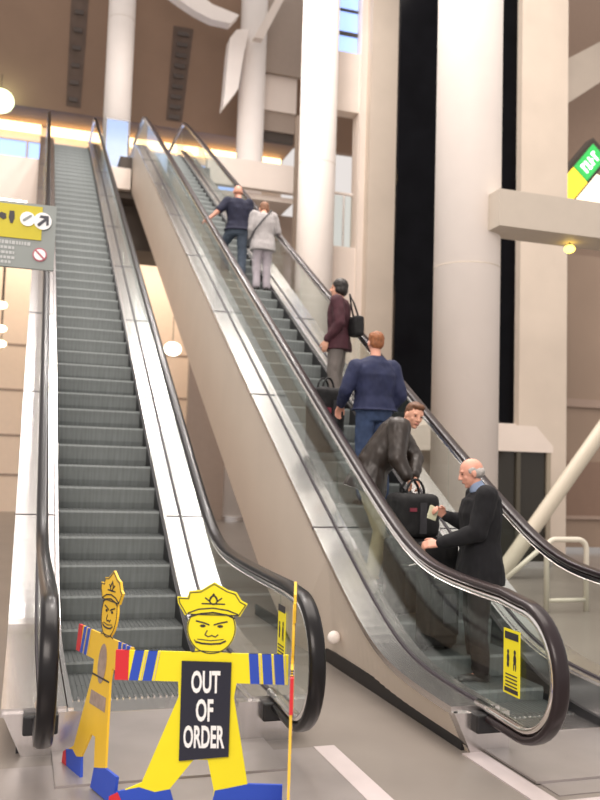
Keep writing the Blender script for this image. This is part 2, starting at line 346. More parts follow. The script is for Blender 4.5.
def escalator(xc, rx, hw, y0, label, outer=.215, rubber=M_rubber, run=.373, n0=-1, yn=4.17, zf=10.8):
    global YN, ZF; YN = yn; E0 = yn+.42; ZF = zf
    T = empty('escalator', (xc, 0, 0)); tag(T, label, 'escalator', 'escalators side by side')
    ytop = y0+ZF/K+2.6
    me = step_mesh(hw, run)
    N = int((ytop-2.2-y0)/run)
    for n in range(n0, N):
        y = y0+run*n; z = max(.02, ramp(y+.1, y0, .45)-.05)
        if n > N-4: z = min(z, ZF)
        o = bpy.data.objects.new('step', me); COL.objects.link(o); o.parent = T; o.location = (0, y, z)
    yb = y0+run*n0
    # comb plates
    bm = bmesh.new(); box(bm, -hw, hw, yb-.3, yb, .008, .022)
    for i in range(24):
        x = -hw+2*hw*(i+.5)/24; box(bm, x-.007, x+.007, yb, yb+.07, .008, .03)
    link('comb_plate', bm, M_steel, T)
    bm = bmesh.new(); box(bm, -hw-.1, hw+.1, E0-.57, yb-.3, .006, .018); link('landing_plate', bm, M_plate, T)
    bm = bmesh.new(); box(bm, -rx-.2, rx+.2, ytop-2.2, ytop+1.0, ZF-.06, ZF+.02); link('landing_plate', bm, M_plate, T)
    dk = lambda y: .24+ramp(y-.24, y0, .5)
    ys = [E0+.1*i for i in range(int((y0+1.6-E0)/.1))]; y = ys[-1]
    while y < ytop-4.5: y += 1.0; ys.append(y)
    while y < ytop: y += .12; ys.append(y)
    rp = railpath(y0, ytop, E0)
    # truss side panels and soffit
    for s in (-1, 1):
        xo = s*(rx+outer-.03); bm = bmesh.new(); rs = []
        for y in ys:
            zb = max(0, K*(y-y0)-1.5); zb = min(zb, ZF-1.0); zt = dk(y)-.03
            so = -s*.10*max(0, 1-max(0, K*(y-y0)-1.5+.6)/.6) if zb < .6 else 0
            rs.append([bm.verts.new(q) for q in ((xo+so-.012, y, zb), (xo+so+.012, y, zb), (xo+.012, y, zt), (xo-.012, y, zt))])
        skinrings(bm, rs); link('truss_panel', bm, M_panel, T)
        bm = bmesh.new(); xb = xo-s*.062; box(bm, min(xb-s*.02, xb), max(xb-s*.02, xb), E0+.04, y0+4.0, 0, .115); link('plinth', bm, M_black, T)
    bm = bmesh.new(); rs = []
    for y in [q for q in ys if K*(q-y0)-1.5 > -.05]:
        zb = max(.004, min(K*(y-y0)-1.5, ZF-1.0)); a = rx+outer-.045
        rs.append([bm.verts.new(q) for q in ((-a, y, zb), (a, y, zb), (a, y, zb+.03), (-a, y, zb+.03))])
    skinrings(bm, rs); link('soffit_panel', bm, M_panel, T)
    for s in (-1, 1):
        x = s*rx
        # balustrade deck (outer and inner) is the part; glass, handrail, ... are its sub-parts
        bm = bmesh.new()
        for (xa, xb, dz) in ((x+s*.018, s*(rx+outer), 0), (s*(hw+.03), x-s*.018, 0)):
            rs = []
            for y in ys:
                z = dk(y)+dz
                rs.append([bm.verts.new(q) for q in ((xa, y, z-.045), (xb, y, z-.045), (xb, y, z), (xa, y, z))])
            skinrings(bm, rs)
        # newel box
        xa, xb = sorted((s*(hw-.06), s*(rx+outer-.10))); 
        q0, q1, q2 = s*(hw-.06), s*(rx+outer-.12), s*(rx+outer-.01)
        prism(bm, [(q0, 0), (q1, 0), (q2, .235), (q0, .235)], lambda p: V((p[0], E0-.03, p[1])), lambda p: V((p[0], E0+.06, p[1])))
        B = link('balustrade', bm, M_steel, T)
        bm = bmesh.new(); rs = []
        for y in ys:
            z = dk(y); xs = s*(hw+.012)
            rs.append([bm.verts.new(q) for q in ((xs-.008, y, max(0, z-.36)), (xs+.022, y, max(0, z-.36)), (xs+.022, y, z-.01), (xs-.008, y, z-.01))])
        skinrings(bm, rs); link('skirt_panel', bm, M_skirt, B)
        # black brush and gap beside the steps
        bm = bmesh.new(); rs = []
        for y in ys:
            z = ramp(y, y0, .45)+.03; xs = s*(hw+.000)
            rs.append([bm.verts.new(q) for q in ((xs-.012, y, max(0.005, z-.30)), (xs+.016, y, max(0.005, z-.30)), (xs+.016, y, z), (xs-.012, y, z))])
        skinrings(bm, rs); link('skirt_brush', bm, M_black, B)
        # gaskets
        bm = bmesh.new(); rs = []
        for y in ys:
            z = dk(y)
            rs.append([bm.verts.new(q) for q in ((x-.018, y, z-.04), (x+.018, y, z-.04), (x+.012, y, z+.012), (x-.012, y, z+.012))])
        skinrings(bm, rs); link('gasket', bm, M_gasket, B)
        # glass between deck and handrail
        bm = bmesh.new(); top = [(y, z) for (y, z) in rp[1:]]
        up = rp[22:]; front = rp[1:23]
        rs = []
        # newel part: fan of quads from base edge to the arc
        loop = [(p[0], p[1]) for p in rp[1:] if p[0] < E0+.08]
        yj = max(p[0] for p in loop if p[1] > .8)
        lp = [(q[0], q[1]) for q in loop]+[(yj, dk(yj)-.01), (E0, dk(E0)-.01)]
        prism(bm, lp, lambda p: V((x-.006, p[0], p[1])), lambda p: V((x+.006, p[0], p[1])))
        link('glass_panel', bm, M_glass, B)
        up = [p for p in rp if p[0] >= yj-1e-4 and p[1] > .8]
        # divide into panes
        joints = [yj, y0+1.75] + [y0+1.75+2.4*i for i in range(1, 8)] + [ytop]
        for j in range(len(joints)-1):
            a, b = joints[j]+.004, joints[j+1]-.004
            if a > b: continue
            yy = [a]+[p[0] for p in up if a < p[0] < b]+[b]; bm = bmesh.new(); rs = []
            for y in yy:
                zt = .94+ramp(y, y0); zb = dk(y)-.01
                rs.append([bm.verts.new(q) for q in ((x-.006, y, zb), (x+.006, y, zb), (x+.006, y, zt), (x-.006, y, zt))])
            skinrings(bm, rs); link('glass_panel', bm, M_glass, B)
            if 0 < j < 8:   # deck seam
                y = a; z = dk(y); bm = bmesh.new(); xo0, xo1 = sorted((s*(hw+.03), s*(rx+outer+.002)))
                box(bm, xo0, xo1, y-.012, y+.012, z-.03, z+.004); link('deck_seam', bm, M_gasket, B)
        # handrail and its guide
        bm = bmesh.new(); tube(bm, [(x, p[0], p[1]) for p in rp], .024, 14, side=(1, 0, 0), rb=.024, p=2.6)
        for v in bm.verts: v.co.x = x+(v.co.x-x)*1.95
        link('handrail', bm, rubber, B, smooth=True)
        g = []
        for i, p in enumerate(rp):
            q0 = V(rp[max(i-1, 0)]); q1 = V(rp[min(i+1, len(rp)-1)]); t = (q1-q0).normalized(); nrm = V((-t.y, t.x))
            # towards the glass side: right of travel for this winding
            g.append((x, p[0]-nrm.x*(-.034), p[1]-nrm.y*(-.034)) if False else (x, p[0]+t.y*.048, p[1]-t.x*.048))
        bm = bmesh.new(); tube(bm, g, .034, 10, side=(1, 0, 0), rb=.026); link('handrail_guide', bm, M_chrome, B, smooth=True)
        bm = bmesh.new(); obox(bm, (x, E0-.02, .185), (.19, .16, .11), bev=.012); link('handrail_inlet', bm, M_black, B)
    return T
EL = escalator(.85, .685, .515, 7.0, 'stopped left escalator with empty grey steps behind the yellow barrier', run=.397, n0=-2, yn=4.78, zf=11.5)
ER = escalator(3.25, .555, .455, 5.6, 'right escalator carrying six people upwards', rubber=M_rubbrown, yn=4.29, zf=10.5)
# warning stickers on the newel glass, as sub-parts of the balustrades
def textmesh(s, size, sx=1, bold=0.0, ext=.001):
    c = bpy.data.curves.new('t', 'FONT'); c.body = s; c.size = size; c.align_x = 'CENTER'; c.align_y = 'CENTER'; c.extrude = ext; c.offset = bold; c.resolution_u = 3; c.space_line = .95
    o = bpy.data.objects.new('t', c); COL.objects.link(o); dg = bpy.context.evaluated_depsgraph_get(); dg.update()
    me = bpy.data.meshes.new_from_object(o.evaluated_get(dg)); bpy.data.objects.remove(o)
    me.transform(Matrix.Diagonal((sx, 1.12, 1, 1))); me.name = 'lettering'; return me
def sticker(E_, idx, xw, y, z, side, h=.36, wd=.17):
    B = [c for c in E_.children if c.name.startswith('balustrade')][idx]
    xl = xw-E_.location.x
    bm = bmesh.new(); box(bm, xl-.002, xl+.002, y-wd/2, y+wd/2, z-h/2, z+h/2)
    st = link('warning_sticker', bm, M_yel, B); st['label'] = 'yellow warning sticker'
    xs = xl+side*.003
    bm = bmesh.new()
    for (cy, cz, ry, rz) in ((-.035, .06, .012, .014), (-.035, .02, .016, .03), (.035, .055, .011, .012), (.035, .02, .014, .026), (-.045, -.02, .006, .022), (-.025, -.02, .006, .022), (.03, -.015, .006, .018), (.042, -.015, .006, .018)):
        ball(bm, (xs, y+cy, z+cz), (.001, ry, rz))
    for q in range(4): box(bm, xs-.001, xs+.001, y-.06, y+.06, z-.075-.02*q, z-.068-.02*q)
    box(bm, xs-.001, xs+.001, y-.07, y+.07, z+.125, z+.165); box(bm, xs-.001, xs+.001, y-.07, y+.07, z-.168, z-.145)
    link('pictogram', bm, M_ink, B)
sticker(ER, 0, 2.695-.012, 4.38, .59, -1)
sticker(EL, 1, 1.535-.012, 5.05, .66, -1, .26, .15)

# ---------------------------------------------------------------- people
SK = mat('skin fair', (.68, .36, .25), .5, noise_amt=.05, scale=20)
SK2 = mat('skin ruddy', (.66, .33, .24), .5, noise_amt=.05, scale=20)
M_eye = mat('eye dark', (.03, .02, .02), .2)
M_lip = mat('lip', (.42, .14, .12), .5)
def frame(f, up=V((0, 0, 1))):
    f = V(f).normalized(); r = f.cross(up).normalized(); u = r.cross(f).normalized()
    return Matrix((r, f, u)).transposed()      # columns right, fwd, up
def head_shape(bm, c, F, s=1.0):
    P = lambda x, y, z: c+F@V((x, y, z))*s
    ball(bm, P(0, -.010, .022), (.072*s, .090*s, .086*s), F, 20)
    ball(bm, P(0, .020, -.030), (.055*s, .060*s, .074*s), F, 18)
    ball(bm, P(0, .052, -.086), (.024*s, .020*s, .018*s), F)
    limb(bm, P(0, .078, .018), .008*s, P(0, .098, -.022), .011*s, 10)
    for k in (-1, 1):
        ball(bm, P(.075*k, -.008, -.008), (.010*s, .019*s, .030*s), F, 10)
        ball(bm, P(.011*k, .088, -.026), (.008*s, .010*s, .008*s), F, 8)
        ball(bm, P(.030*k, .070, .030), (.022*s, .012*s, .007*s), F, 10)
        ball(bm, P(.036*k, .052, -.022), (.018*s, .018*s, .020*s), F, 10)
    ball(bm, P(0, .074, -.055), (.022*s, .010*s, .009*s), F, 10)
def hand_shape(bm, w, d, side, pn, s=1.0, curl=.5, spread=.0):
    """w wrist, d finger direction, side thumb side, pn the way the palm faces"""
    d = V(d).normalized(); side = V(side); side = (side-d*side.dot(d)).normalized(); pn = V(pn); pn = (pn-d*pn.dot(d)-side*pn.dot(side)).normalized()
    for i in range(4):
        b = w+d*.078*s+side*(.027-.018*i)*s
        limb(bm, w+side*(.012-.008*i)*s, .017*s, b, .0125*s, 10)
        L = (.9, 1.0, .93, .74)[i]; p = b; a = curl*.6
        for k, (ln, r) in enumerate(((.040, .0095), (.026, .0088), (.021, .0078))):
            dd = (d*cos(a)+pn*sin(a)+side*spread*(1.5-i)*.15).normalized(); q = p+dd*ln*L*s; limb(bm, p, (r+.0008)*s, q, r*s, 8); p = q; a += curl
    p = w+d*.025*s+side*.018*s; q = p+(d*.6+side*.75+pn*.2).normalized()*.040*s; limb(bm, p, .015*s, q, .0115*s, 8)
    q2 = q+(d*.85+side*.3+pn*.4*curl).normalized()*.030*s; limb(bm, q, .0112*s, q2, .010*s, 8)
    q3 = q2+(d*.9+pn*.5*curl).normalized()*.024*s; limb(bm, q2, .010*s, q3, .0085*s, 8)
def torso_rings(bm, st, r0, r1, n=24, p=2.3):
    """st list of (pos, half width, half depth, t) with t mixing hip and shoulder right-vectors"""
    rs = []
    for i, (q, a, b, t) in enumerate(st):
        tn = (st[min(i+1, len(st)-1)][0]-st[max(i-1, 0)][0]).normalized()
        r = (r0*(1-t)+r1*t).normalized(); r = (r-tn*r.dot(tn)).normalized(); f = tn.cross(r)
        rs.append(ring(bm, q, r, f, a, b, n, p))
    skinrings(bm, rs)
def default_joints(H=1.62):
    k = H/1.62; J = {}
    for s, n in ((-1, 'L'), (1, 'R')):
        J['ank'+n] = V((.09*s, 0, .07)); J['kne'+n] = V((.095*s, .03, .44)); J['hip'+n] = V((.085*s, 0, .84))
        J['sho'+n] = V((.165*s, -.01, 1.325)); J['elb'+n] = V((.215*s, -.03, 1.06)); J['wri'+n] = V((.215*s, .05, .84))
        J['toe'+n] = V((.03*s, 1, 0))
    J['pel'] = V((0, 0, .88)); J['wai'] = V((0, 0, 1.0)); J['che'] = V((0, 0, 1.2)); J['nec'] = V((0, -.01, 1.375)); J['hed'] = V((0, .015, 1.51))
    for n in J:
        if not n.startswith('toe'): J[n] = J[n]*k
    J['hf'] = V((0, 1, 0)); J['hu'] = V((0, 0, 1)); return J
def person(label, loc, rz, J, skin, top, trou, shoe, hair, hands, sleeve=1.0, hem=.12, topfat=.022, legfat=1.0, hairshape='short', collar=None, wr=.009, seed=0, k=1.0, torsok=1.0):
    T = empty('person', loc, rz); tag(T, label, 'person', 'people riding the right escalator')
    rh = (J['hipR']-J['hipL']).normalized(); rsv = (J['shoR']-J['shoL']).normalized()
    F = frame(J['hf'], J['hu'].normalized())
    a = k*torsok
    shm = (J['shoL']+J['shoR'])/2
    def spine(g):
        return [(J['pel']-(J['wai']-J['pel'])*.6, .12*a+g, .09*a+g, 0), (J['pel'], .165*a+g, .115*a+g, 0), (J['wai'], .140*a+g, .10*a+g, .3), (J['che'], .160*a+g, .115*a+g, .9),
                (shm-(shm-J['che'])*.15, .165*a+g, .098*a+g, 1), (shm+(J['nec']-shm)*.5, .12*a+g, .075*a+g, 1), (J['nec'], .058*a+g*.6, .058*a+g*.6, 1)]
    bm = bmesh.new()
    torso_rings(bm, spine(0), rh, rsv)
    limb(bm, J['nec']-(J['hed']-J['nec'])*.3, .056*k, J['nec']+(J['hed']-J['nec'])*.55, .050*k)
    head_shape(bm, J['hed'], F, k*1.02)
    for n in 'LR':
        limb(bm, J['sho'+n], .056*k, J['elb'+n], .041*k); limb(bm, J['elb'+n], .041*k, J['wri'+n], .026*k)
        limb(bm, J['hip'+n], .088*k, J['kne'+n], .056*k); limb(bm, J['kne'+n], .056*k, J['ank'+n], .038*k)
        tf = J['toe'+n].normalized(); limb(bm, J['ank'+n]+V((0, 0, -.03))-tf*.01, .030*k, J['ank'+n]+V((0, 0, -.045))+tf*.10*k, .020*k)
        d, s, pn, cu = hands[n]
        hand_shape(bm, J['wri'+n], d, s, pn, k, cu)
    body = remeshed('body', bm, skin, T, .0065, 2)
    # eyes and lips
    bm = bmesh.new()
    for q in (-1, 1): ball(bm, J['hed']+F@V((.029*q, .073, .010))*k, (.0125*k, .006*k, .006*k), F, 10)
    link('eyes', bm, M_eye, T)
    bm = bmesh.new(); ball(bm, J['hed']+F@V((0, .083, -.055))*k, (.020*k, .005*k, .006*k), F, 10); link('mouth', bm, M_lip, T)
    # hair
    bm = bmesh.new(); P = lambda x, y, z: J['hed']+F@V((x, y, z))*k
    if hairshape == 'short':
        ball(bm, P(0, -.022, .045), (.079*k, .090*k, .078*k), F, 24); ball(bm, P(0, -.045, .005), (.074*k, .062*k, .075*k), F, 20)
        ball(bm, P(0, .030, .090), (.060*k, .050*k, .030*k), F, 16)
    elif hairshape == 'full':
        ball(bm, P(0, -.022, .045), (.092*k, .098*k, .088*k), F, 24); ball(bm, P(0, -.05, -.01), (.088*k, .070*k, .085*k), F, 20)
        for q in (-1, 1): ball(bm, P(.06*q, -.01, -.01), (.030*k, .045*k, .055*k), F, 14)
    elif hairshape == 'fringe':
        ball(bm, P(0, -.040, -.006), (.080*k, .066*k, .052*k), F, 24)
        for q in (-1, 1): ball(bm, P(.066*q, -.004, .018), (.012*k, .034*k, .028*k), F, 14)
    else:
        ball(bm, P(0, -.042, -.012), (.077*k, .062*k, .040*k), F, 24)
    remeshed('hair', bm, hair, T, .007, 1, .004, 40, seed)
    # trousers
    bm = bmesh.new(); torso_rings(bm, [(J['pel']-(J['wai']-J['pel'])*.9, .13*a, .10*a, 0), (J['pel'], .172*a+.006, .125*a+.006, 0), (J['wai'], .146*a+.008, .108*a+.008, .3)], rh, rh)
    for n in 'LR':
        limb(bm, J['hip'+n], .100*k*legfat, J['kne'+n], .076*k*legfat, 18); limb(bm, J['kne'+n], .076*k*legfat, J['ank'+n]+V((0, 0, .01)), .066*k*legfat, 18)
    remeshed('trousers', bm, trou, T, .010, 3, wr*1.2, 8, seed)
    # shoes
    for n in 'LR':
        bm = bmesh.new(); tf = J['toe'+n].normalized(); A = J['ank'+n]; FF = frame(tf)
        ball(bm, A+V((0, 0, -.038))-tf*.015, (.042*k, .062*k, .042*k), FF); ball(bm, A+V((0, 0, -.048))+tf*.085*k, (.046*k, .095*k, .030*k), FF)
        obox(bm, A+V((0, 0, -.064))+tf*.055*k, (.076*k, .235*k, .014), FF, .005)
        remeshed('shoe', bm, shoe, T, .007, 1)
    # top garment
    g = topfat; st = spine(g)[1:]
    ext = (J['pel']-J['wai']).normalized()
    st = [(J['pel']+ext*hem, .172*a+g+.012, .125*a+g+.012, 0)]+[(J['pel']+ext*hem*.4, .172*a+g+.006, .124*a+g+.006, 0)]+st
    st[-1] = (J['nec']+(J['hed']-J['nec'])*.04, .058*k+.014, .058*k+.014, 1)
    bm = bmesh.new(); torso_rings(bm, st, rh, rsv)
    for n in 'LR':
        limb(bm, J['sho'+n], .060*k+g, J['elb'+n] if sleeve >= .5 else J['sho'+n].lerp(J['elb'+n], .8), .050*k+g*.6)
        if sleeve >= .5: limb(bm, J['elb'+n], .050*k+g*.6, J['elb'+n].lerp(J['wri'+n], .92 if sleeve >= 1 else sleeve), .034*k+g*.5)
    remeshed('jacket' if hem > .1 else 'shirt', bm, top, T, .009, 3, wr, 9, seed+3)
    if collar:
        bm = bmesh.new(); q0 = J['nec']+(J['hed']-J['nec'])*.05; q1 = J['nec']+(J['hed']-J['nec'])*.28
        limb(bm, q0, .064*k, q1, .056*k); remeshed('collar', bm, collar, T, .006, 1)
    return T
C_navy = mat('navy knit', (.012, .014, .035), .85, noise_amt=.15, scale=14)
C_jeansg = mat('grey blue jeans', (.075, .10, .14), .85, noise_amt=.2, scale=12)
C_jeans = mat('blue jeans', (.035, .06, .13), .85, noise_amt=.25, scale=12)
C_shirtb = mat('dark blue shirt', (.014, .02, .062), .8, noise_amt=.15, scale=10)
C_greyj = mat('light grey jacket', (.38, .36, .36), .85, noise_amt=.08, scale=10)
C_lighttr = mat('pale mauve trousers', (.42, .38, .42), .85, noise_amt=.1, scale=14)
C_maroon = mat('dark maroon jacket', (.055, .014, .022), .8, noise_amt=.2, scale=12)
C_greytr = mat('grey trousers', (.16, .14, .13), .85)
C_leather = mat('dark brown leather', (.025, .018, .014), .42, noise_amt=.3, scale=9)
C_khaki = mat('khaki trousers', (.32, .28, .18), .85, noise_amt=.1, scale=10)
C_suit = mat('black suit cloth', (.004, .004, .006), .9, noise_amt=.2, scale=10)
C_suittr = mat('dark brown grey trousers', (.025, .017, .016), .8)
C_shoe = mat('black shoes', (.012, .010, .010), .35)
H_brown = mat('brown hair', (.13, .055, .025), .6, noise_amt=.3, scale=40)
H_red = mat('red brown hair', (.26, .095, .035), .6, noise_amt=.3, scale=40)
H_dark = mat('black hair', (.014, .010, .008), .5, noise_amt=.3, scale=40)
H_grey = mat('grey hair', (.38, .36, .34), .6, noise_amt=.2, scale=40)
H_tan = mat('short sandy hair', (.42, .20, .13), .6, noise_amt=.2, scale=40)
H_lightb = mat('light brown hair', (.24, .12, .07), .6, noise_amt=.2, scale=40)
def zstep(y, y0=5.6):
    n = math.floor((y-y0)/.373); return max(.02, ramp(y0+.373*n+.1, y0, .45)-.05)+.006
rest = lambda s: (V((0, .25, -1)), V((0, 1, .2)), V((-s, 0, 0)), .45)
# navy man, left hand reaching back down to the handrail, one foot a step higher
y = 13.98; z = zstep(y); J = default_joints(1.66)
zz = zstep(y+.42)-z
J['ankL'] = V((-.10, .40, zz+.07)); J['kneL'] = V((-.15, .38, zz+.50)); J['shoL'] = V((-.19, -.01, 1.35)); J['elbL'] = V((-.36, -.04, 1.15)); J['wriL'] = V((-.485, -.02, 1.03+.0))
J['hipL'] = V((-.10, .02, .86)); J['hed'] += V((-.01, .03, 0))
person('bald man in a navy polo shirt with one hand on the left handrail', (3.22, y, z), 0, J, SK2, C_navy, C_jeansg, C_shoe, H_tan,
       {'L': (V((-.9, .2, -.45)), V((0, 1, 0)), V((0, 0, -1)), .4), 'R': rest(1)}, sleeve=.3, hem=.04, topfat=.026, hairshape='rim', seed=1, torsok=1.12)
# woman in grey
y = 13.5; z = zstep(y); J = default_joints(1.50)
J['elbR'] = V((.24, .02, 1.0)); J['wriR'] = V((.30, .20, 1.02)); J['hed'] += V((.02, .06, -.02)); J['wriL'] = V((-.17, .10, .80))
pw = person('woman in a light grey jacket with diagonal strap, holding the right handrail', (3.54, y, z), 0, J, SK, C_greyj, C_lighttr, C_shoe, H_lightb,
       {'L': rest(-1), 'R': (V((.3, .8, -.2)), V((-.5, 0, .4)), V((0, 0, -1)), .5)}, hem=.16, topfat=.035, hairshape='short', seed=2, legfat=.95)
# woman in maroon jacket in profile
y = 9.75; z = zstep(y); J = default_joints(1.56)
J['hf'] = V((-.1, 1, .05)); J['elbL'] = V((-.22, -.06, 1.0)); J['wriL'] = V((-.20, .10, .80)); J['wriR'] = V((.18, .12, .84))
person('woman in a dark maroon jacket with short black hair, face turned left', (3.54, y, z), radians(58), J, SK, C_maroon, C_greytr, C_shoe, H_dark,
       {'L': rest(-1), 'R': rest(1)}, hem=.15, topfat=.026, hairshape='full', seed=3)
# blue shirt man from behind
y = 7.92; z = zstep(y); J = default_joints(1.72)
J['shoR'] = V((.19, 0, 1.36)); J['shoL'] = V((-.20, 0, 1.34)); J['elbR'] = V((.27, -.05, 1.08)); J['wriR'] = V((.20, .08, .92)); J['elbL'] = V((-.30, .02, 1.12)); J['wriL'] = V((-.27, .20, .98))
J['ankR'] = V((.13, .02, .07)); J['hed'] += V((0.02, .02, 0)); J['hf'] = V((.1, 1, 0))
pb = person('man in a dark blue shirt and jeans seen from behind, reddish hair', (3.27, y, z), radians(6), J, SK2, C_shirtb, C_jeans, C_shoe, H_red,
       {'L': (V((0, .6, -.8)), V((1, 0, 0)), V((0, -.3, -.6)), .6), 'R': (V((-.3, .3, -.8)), V((0, 1, 0)), V((-1, 0, 0)), .5)}, hem=.01, topfat=.034, hairshape='short', seed=4, torsok=1.16)
bm = bmesh.new(); torso_rings(bm, [(J['wai']+V((0, 0, -.075)), .183, .137, 0), (J['wai']+V((0, 0, -.035)), .182, .136, 0)], V((1, 0, 0)), V((1, 0, 0))); link('belt', bm, H_brown, pb)
# bending man in leather jacket, facing the bags
y = 7.05; z = zstep(y); J = default_joints(1.66)
# local: +Y is his facing direction (towards +X, -Y in the world)
J['pel'] = V((0, -.10, .90)); J['hipL'] = V((-.085, -.10, .86)); J['hipR'] = V((.085, -.10, .86)); J['wai'] = V((0, -.06, 1.02)); J['che'] = V((0, .07, 1.18))
J['shoL'] = V((-.18, .16, 1.33)); J['shoR'] = V((.18, .14, 1.34)); J['nec'] = V((0, .20, 1.375)); J['hed'] = V((.03, .29, 1.46))
J['elbL'] = V((-.08, .32, 1.09)); J['wriL'] = V((.12, .28, .93)); J['elbR'] = V((.31, .12, 1.08)); J['wriR'] = V((.35, .20, .93)); J['ankL'] = V((-.10, -.02, .07)); J['kneL'] = V((-.10, .04, .46)); J['kneR'] = V((.11, .02, .46)); J['ankR'] = V((.10, -.06, .07))
J['hf'] = V((.93, .36, -.30)); J['hu'] = V((.30, .30, 1))
person('man in a dark leather jacket and khaki trousers bending over the bags', (2.98, y, z), radians(-108), J, SK, C_leather, C_khaki, C_shoe, H_brown,
       {'L': (V((.2, .5, -.8)), V((1, 0, .3)), V((0, -.6, -.4)), .7), 'R': (V((-.2, .4, -.8)), V((-1, 0, .3)), V((0, -.6, -.4)), .7)}, hem=.12, topfat=.045, hairshape='short', seed=5, torsok=1.08)
# suited man in profile
y = 5.92; z = zstep(y); J = default_joints(1.66)
J['nec'] = V((0, .02, 1.41)); J['hed'] = V((0, .075, 1.535)); J['hf'] = V((.0, 1, -.30)); J['hu'] = V((0, .3, 1))
J['elbL'] = V((-.22, .06, 1.10)); J['wriL'] = V((-.12, .33, 1.00)); J['elbR'] = V((.22, .02, 1.12)); J['wriR'] = V((.12, .25, 1.20))
person('grey-haired balding man in a black suit, lowest on the escalator', (3.34, y, z), radians(72), J, SK2, C_suit, C_suittr, C_shoe, H_grey,
       {'L': (V((.1, 1, -.05)), V((.6, 0, .7)), V((.5, 0, -.6)), .7), 'R': (V((-.3, .8, .5)), V((-.4, -.3, .7)), V((-.8, .2, -.3)), .8)}, hem=.20, topfat=.034, hairshape='fringe', collar=mat('pale blue collar', (.26, .34, .50), .7), seed=6, torsok=1.1)
# folded paper in the suited man's hand
bm = bmesh.new(); obox(bm, (0, 0, 0), (.075, .012, .10), Matrix.Rotation(.3, 3, 'Y'), .003)
for q in range(3): obox(bm, (.004*q, .010+.004*q, .012), (.065, .003, .085), Matrix.Rotation(.25+.1*q, 3, 'Y'))
o = tag(link('folded_paper', bm, mat('pale paper', (.55, .56, .40), .6)), 'pale folded paper held in the raised hand of the man in the suit', 'paper'); o.location = (3.03, 6.10, 1.335)

# ---------------------------------------------------------------- luggage
M_bag = mat('black nylon', (.005, .005, .006), .8, noise_amt=.3, scale=14, bump=.3)
M_bag2 = mat('charcoal nylon panel', (.035, .035, .04), .5, noise_amt=.2, scale=20)
def softbox(bm, c, s, M=None, r=.04):
    obox(bm, c, s, M, r)
def suitcase(name, label, loc, rz, s, handle=.3):
    T = empty(name, loc, rz); tag(T, label, 'suitcase')
    bm = bmesh.new(); softbox(bm, (0, 0, s[2]/2+.03), s, None, .045); 
    remeshed('body', bm, M_bag, T, .010, 3, .006, 9, 2)
    bm = bmesh.new(); softbox(bm, (0, -s[1]/2-.02, s[2]*.40), (s[0]*.78, .07, s[2]*.5), None, .025); remeshed('front_pocket', bm, M_bag, T, .009, 2, .004, 12)
    bm = bmesh.new(); box(bm, -s[0]*.12, s[0]*.26, -s[1]/2-.062, -s[1]/2-.05, s[2]*.28, s[2]*.55); link('pocket_flap', bm, M_bag2, T)
    bm = bmesh.new(); tube(bm, [(-s[0]*.36, -s[1]/2-.03, s[2]*.70), (0, -s[1]/2-.035, s[2]*.74), (s[0]*.36, -s[1]/2-.03, s[2]*.70)], .006); link('zip', bm, M_steel, T)
    for x in (-1, 1):
        bm = bmesh.new(); tube(bm, [(x*s[0]*.36-.02, 0, .035), (x*s[0]*.36+.02, 0, .035)], .035, 16, side=(0, 0, 1)); link('wheel', bm, M_rubber, T)
    if handle:
        bm = bmesh.new(); tube(bm, [(-.09, .06, s[2]), (-.09, .06, s[2]+handle), (0, .06, s[2]+handle+.015), (.09, .06, s[2]+handle), (.09, .06, s[2])], .010); link('pull_handle', bm, M_black, T)
    return T
zb = zstep(6.28)
suitcase('suitcase', 'large black wheeled suitcase standing on the step between two men', (3.10, 6.62, zstep(6.62)), radians(10), (.42, .28, .60), 0)
def holdall(label, loc, rz, s, cat='bag'):
    T = empty('holdall', loc, rz); tag(T, label, cat)
    bm = bmesh.new(); softbox(bm, (0, 0, s[2]/2), s, None, .06); remeshed('body', bm, M_bag, T, .010, 4, .009, 8, 5)
    for q in (-1, 1):
        bm = bmesh.new(); tube(bm, [(-s[0]*.22, q*s[1]*.22, s[2]*.9)]+[(-s[0]*.22*cos(pi*i/10), q*s[1]*.14, s[2]*.96+.13*sin(pi*i/10)) for i in range(11)]+[(s[0]*.22, q*s[1]*.22, s[2]*.9)], .011, 8); link('handle', bm, M_bag, T, smooth=True)
    bm = bmesh.new(); box(bm, -s[0]*.06, s[0]*.10, -s[1]/2-.012, -s[1]/2+.01, s[2]*.1, s[2]*.8); link('side_strap', bm, M_bag2, T)
    bm = bmesh.new(); box(bm, -s[0]*.3, -s[0]*.14, -s[1]/2-.010, -s[1]/2+.01, s[2]*.60, s[2]*.68); link('brand_patch', bm, mat('dull red patch', (.20, .03, .05), .6), T)
    return T
holdall('black soft holdall with looped handles on top of the wheeled suitcase', (3.10, 6.62, zstep(6.62)+.635), radians(8), (.40, .29, .36))
suitcase('suitcase', 'smaller black wheeled case on the lower step in front of the suited man', (3.13, 6.21, zstep(6.20)), radians(5), (.30, .20, .80), .0)
hb = holdall('black backpack hanging at the left of the man in the blue shirt', (2.94, 8.44, zstep(8.44)+.30), radians(20), (.34, .30, .66), 'backpack'); hb.name = 'backpack'
sb = empty('shoulder_bag', (3.70, 9.58, zstep(9.75)+.98)); tag(sb, 'small black shoulder bag at the side of the woman in maroon', 'handbag')
bm = bmesh.new(); softbox(bm, (0, 0, 0), (.13, .24, .24), None, .03); remeshed('body', bm, M_bag, sb, .009, 3, .005, 10)
bm = bmesh.new(); tube(bm, [(0, -.08, .10), (-.05, -.05, .26), (-.09, 0, .38), (-.05, .05, .26), (0, .08, .10)], .012, 8); link('strap', bm, M_bag, sb, smooth=True)
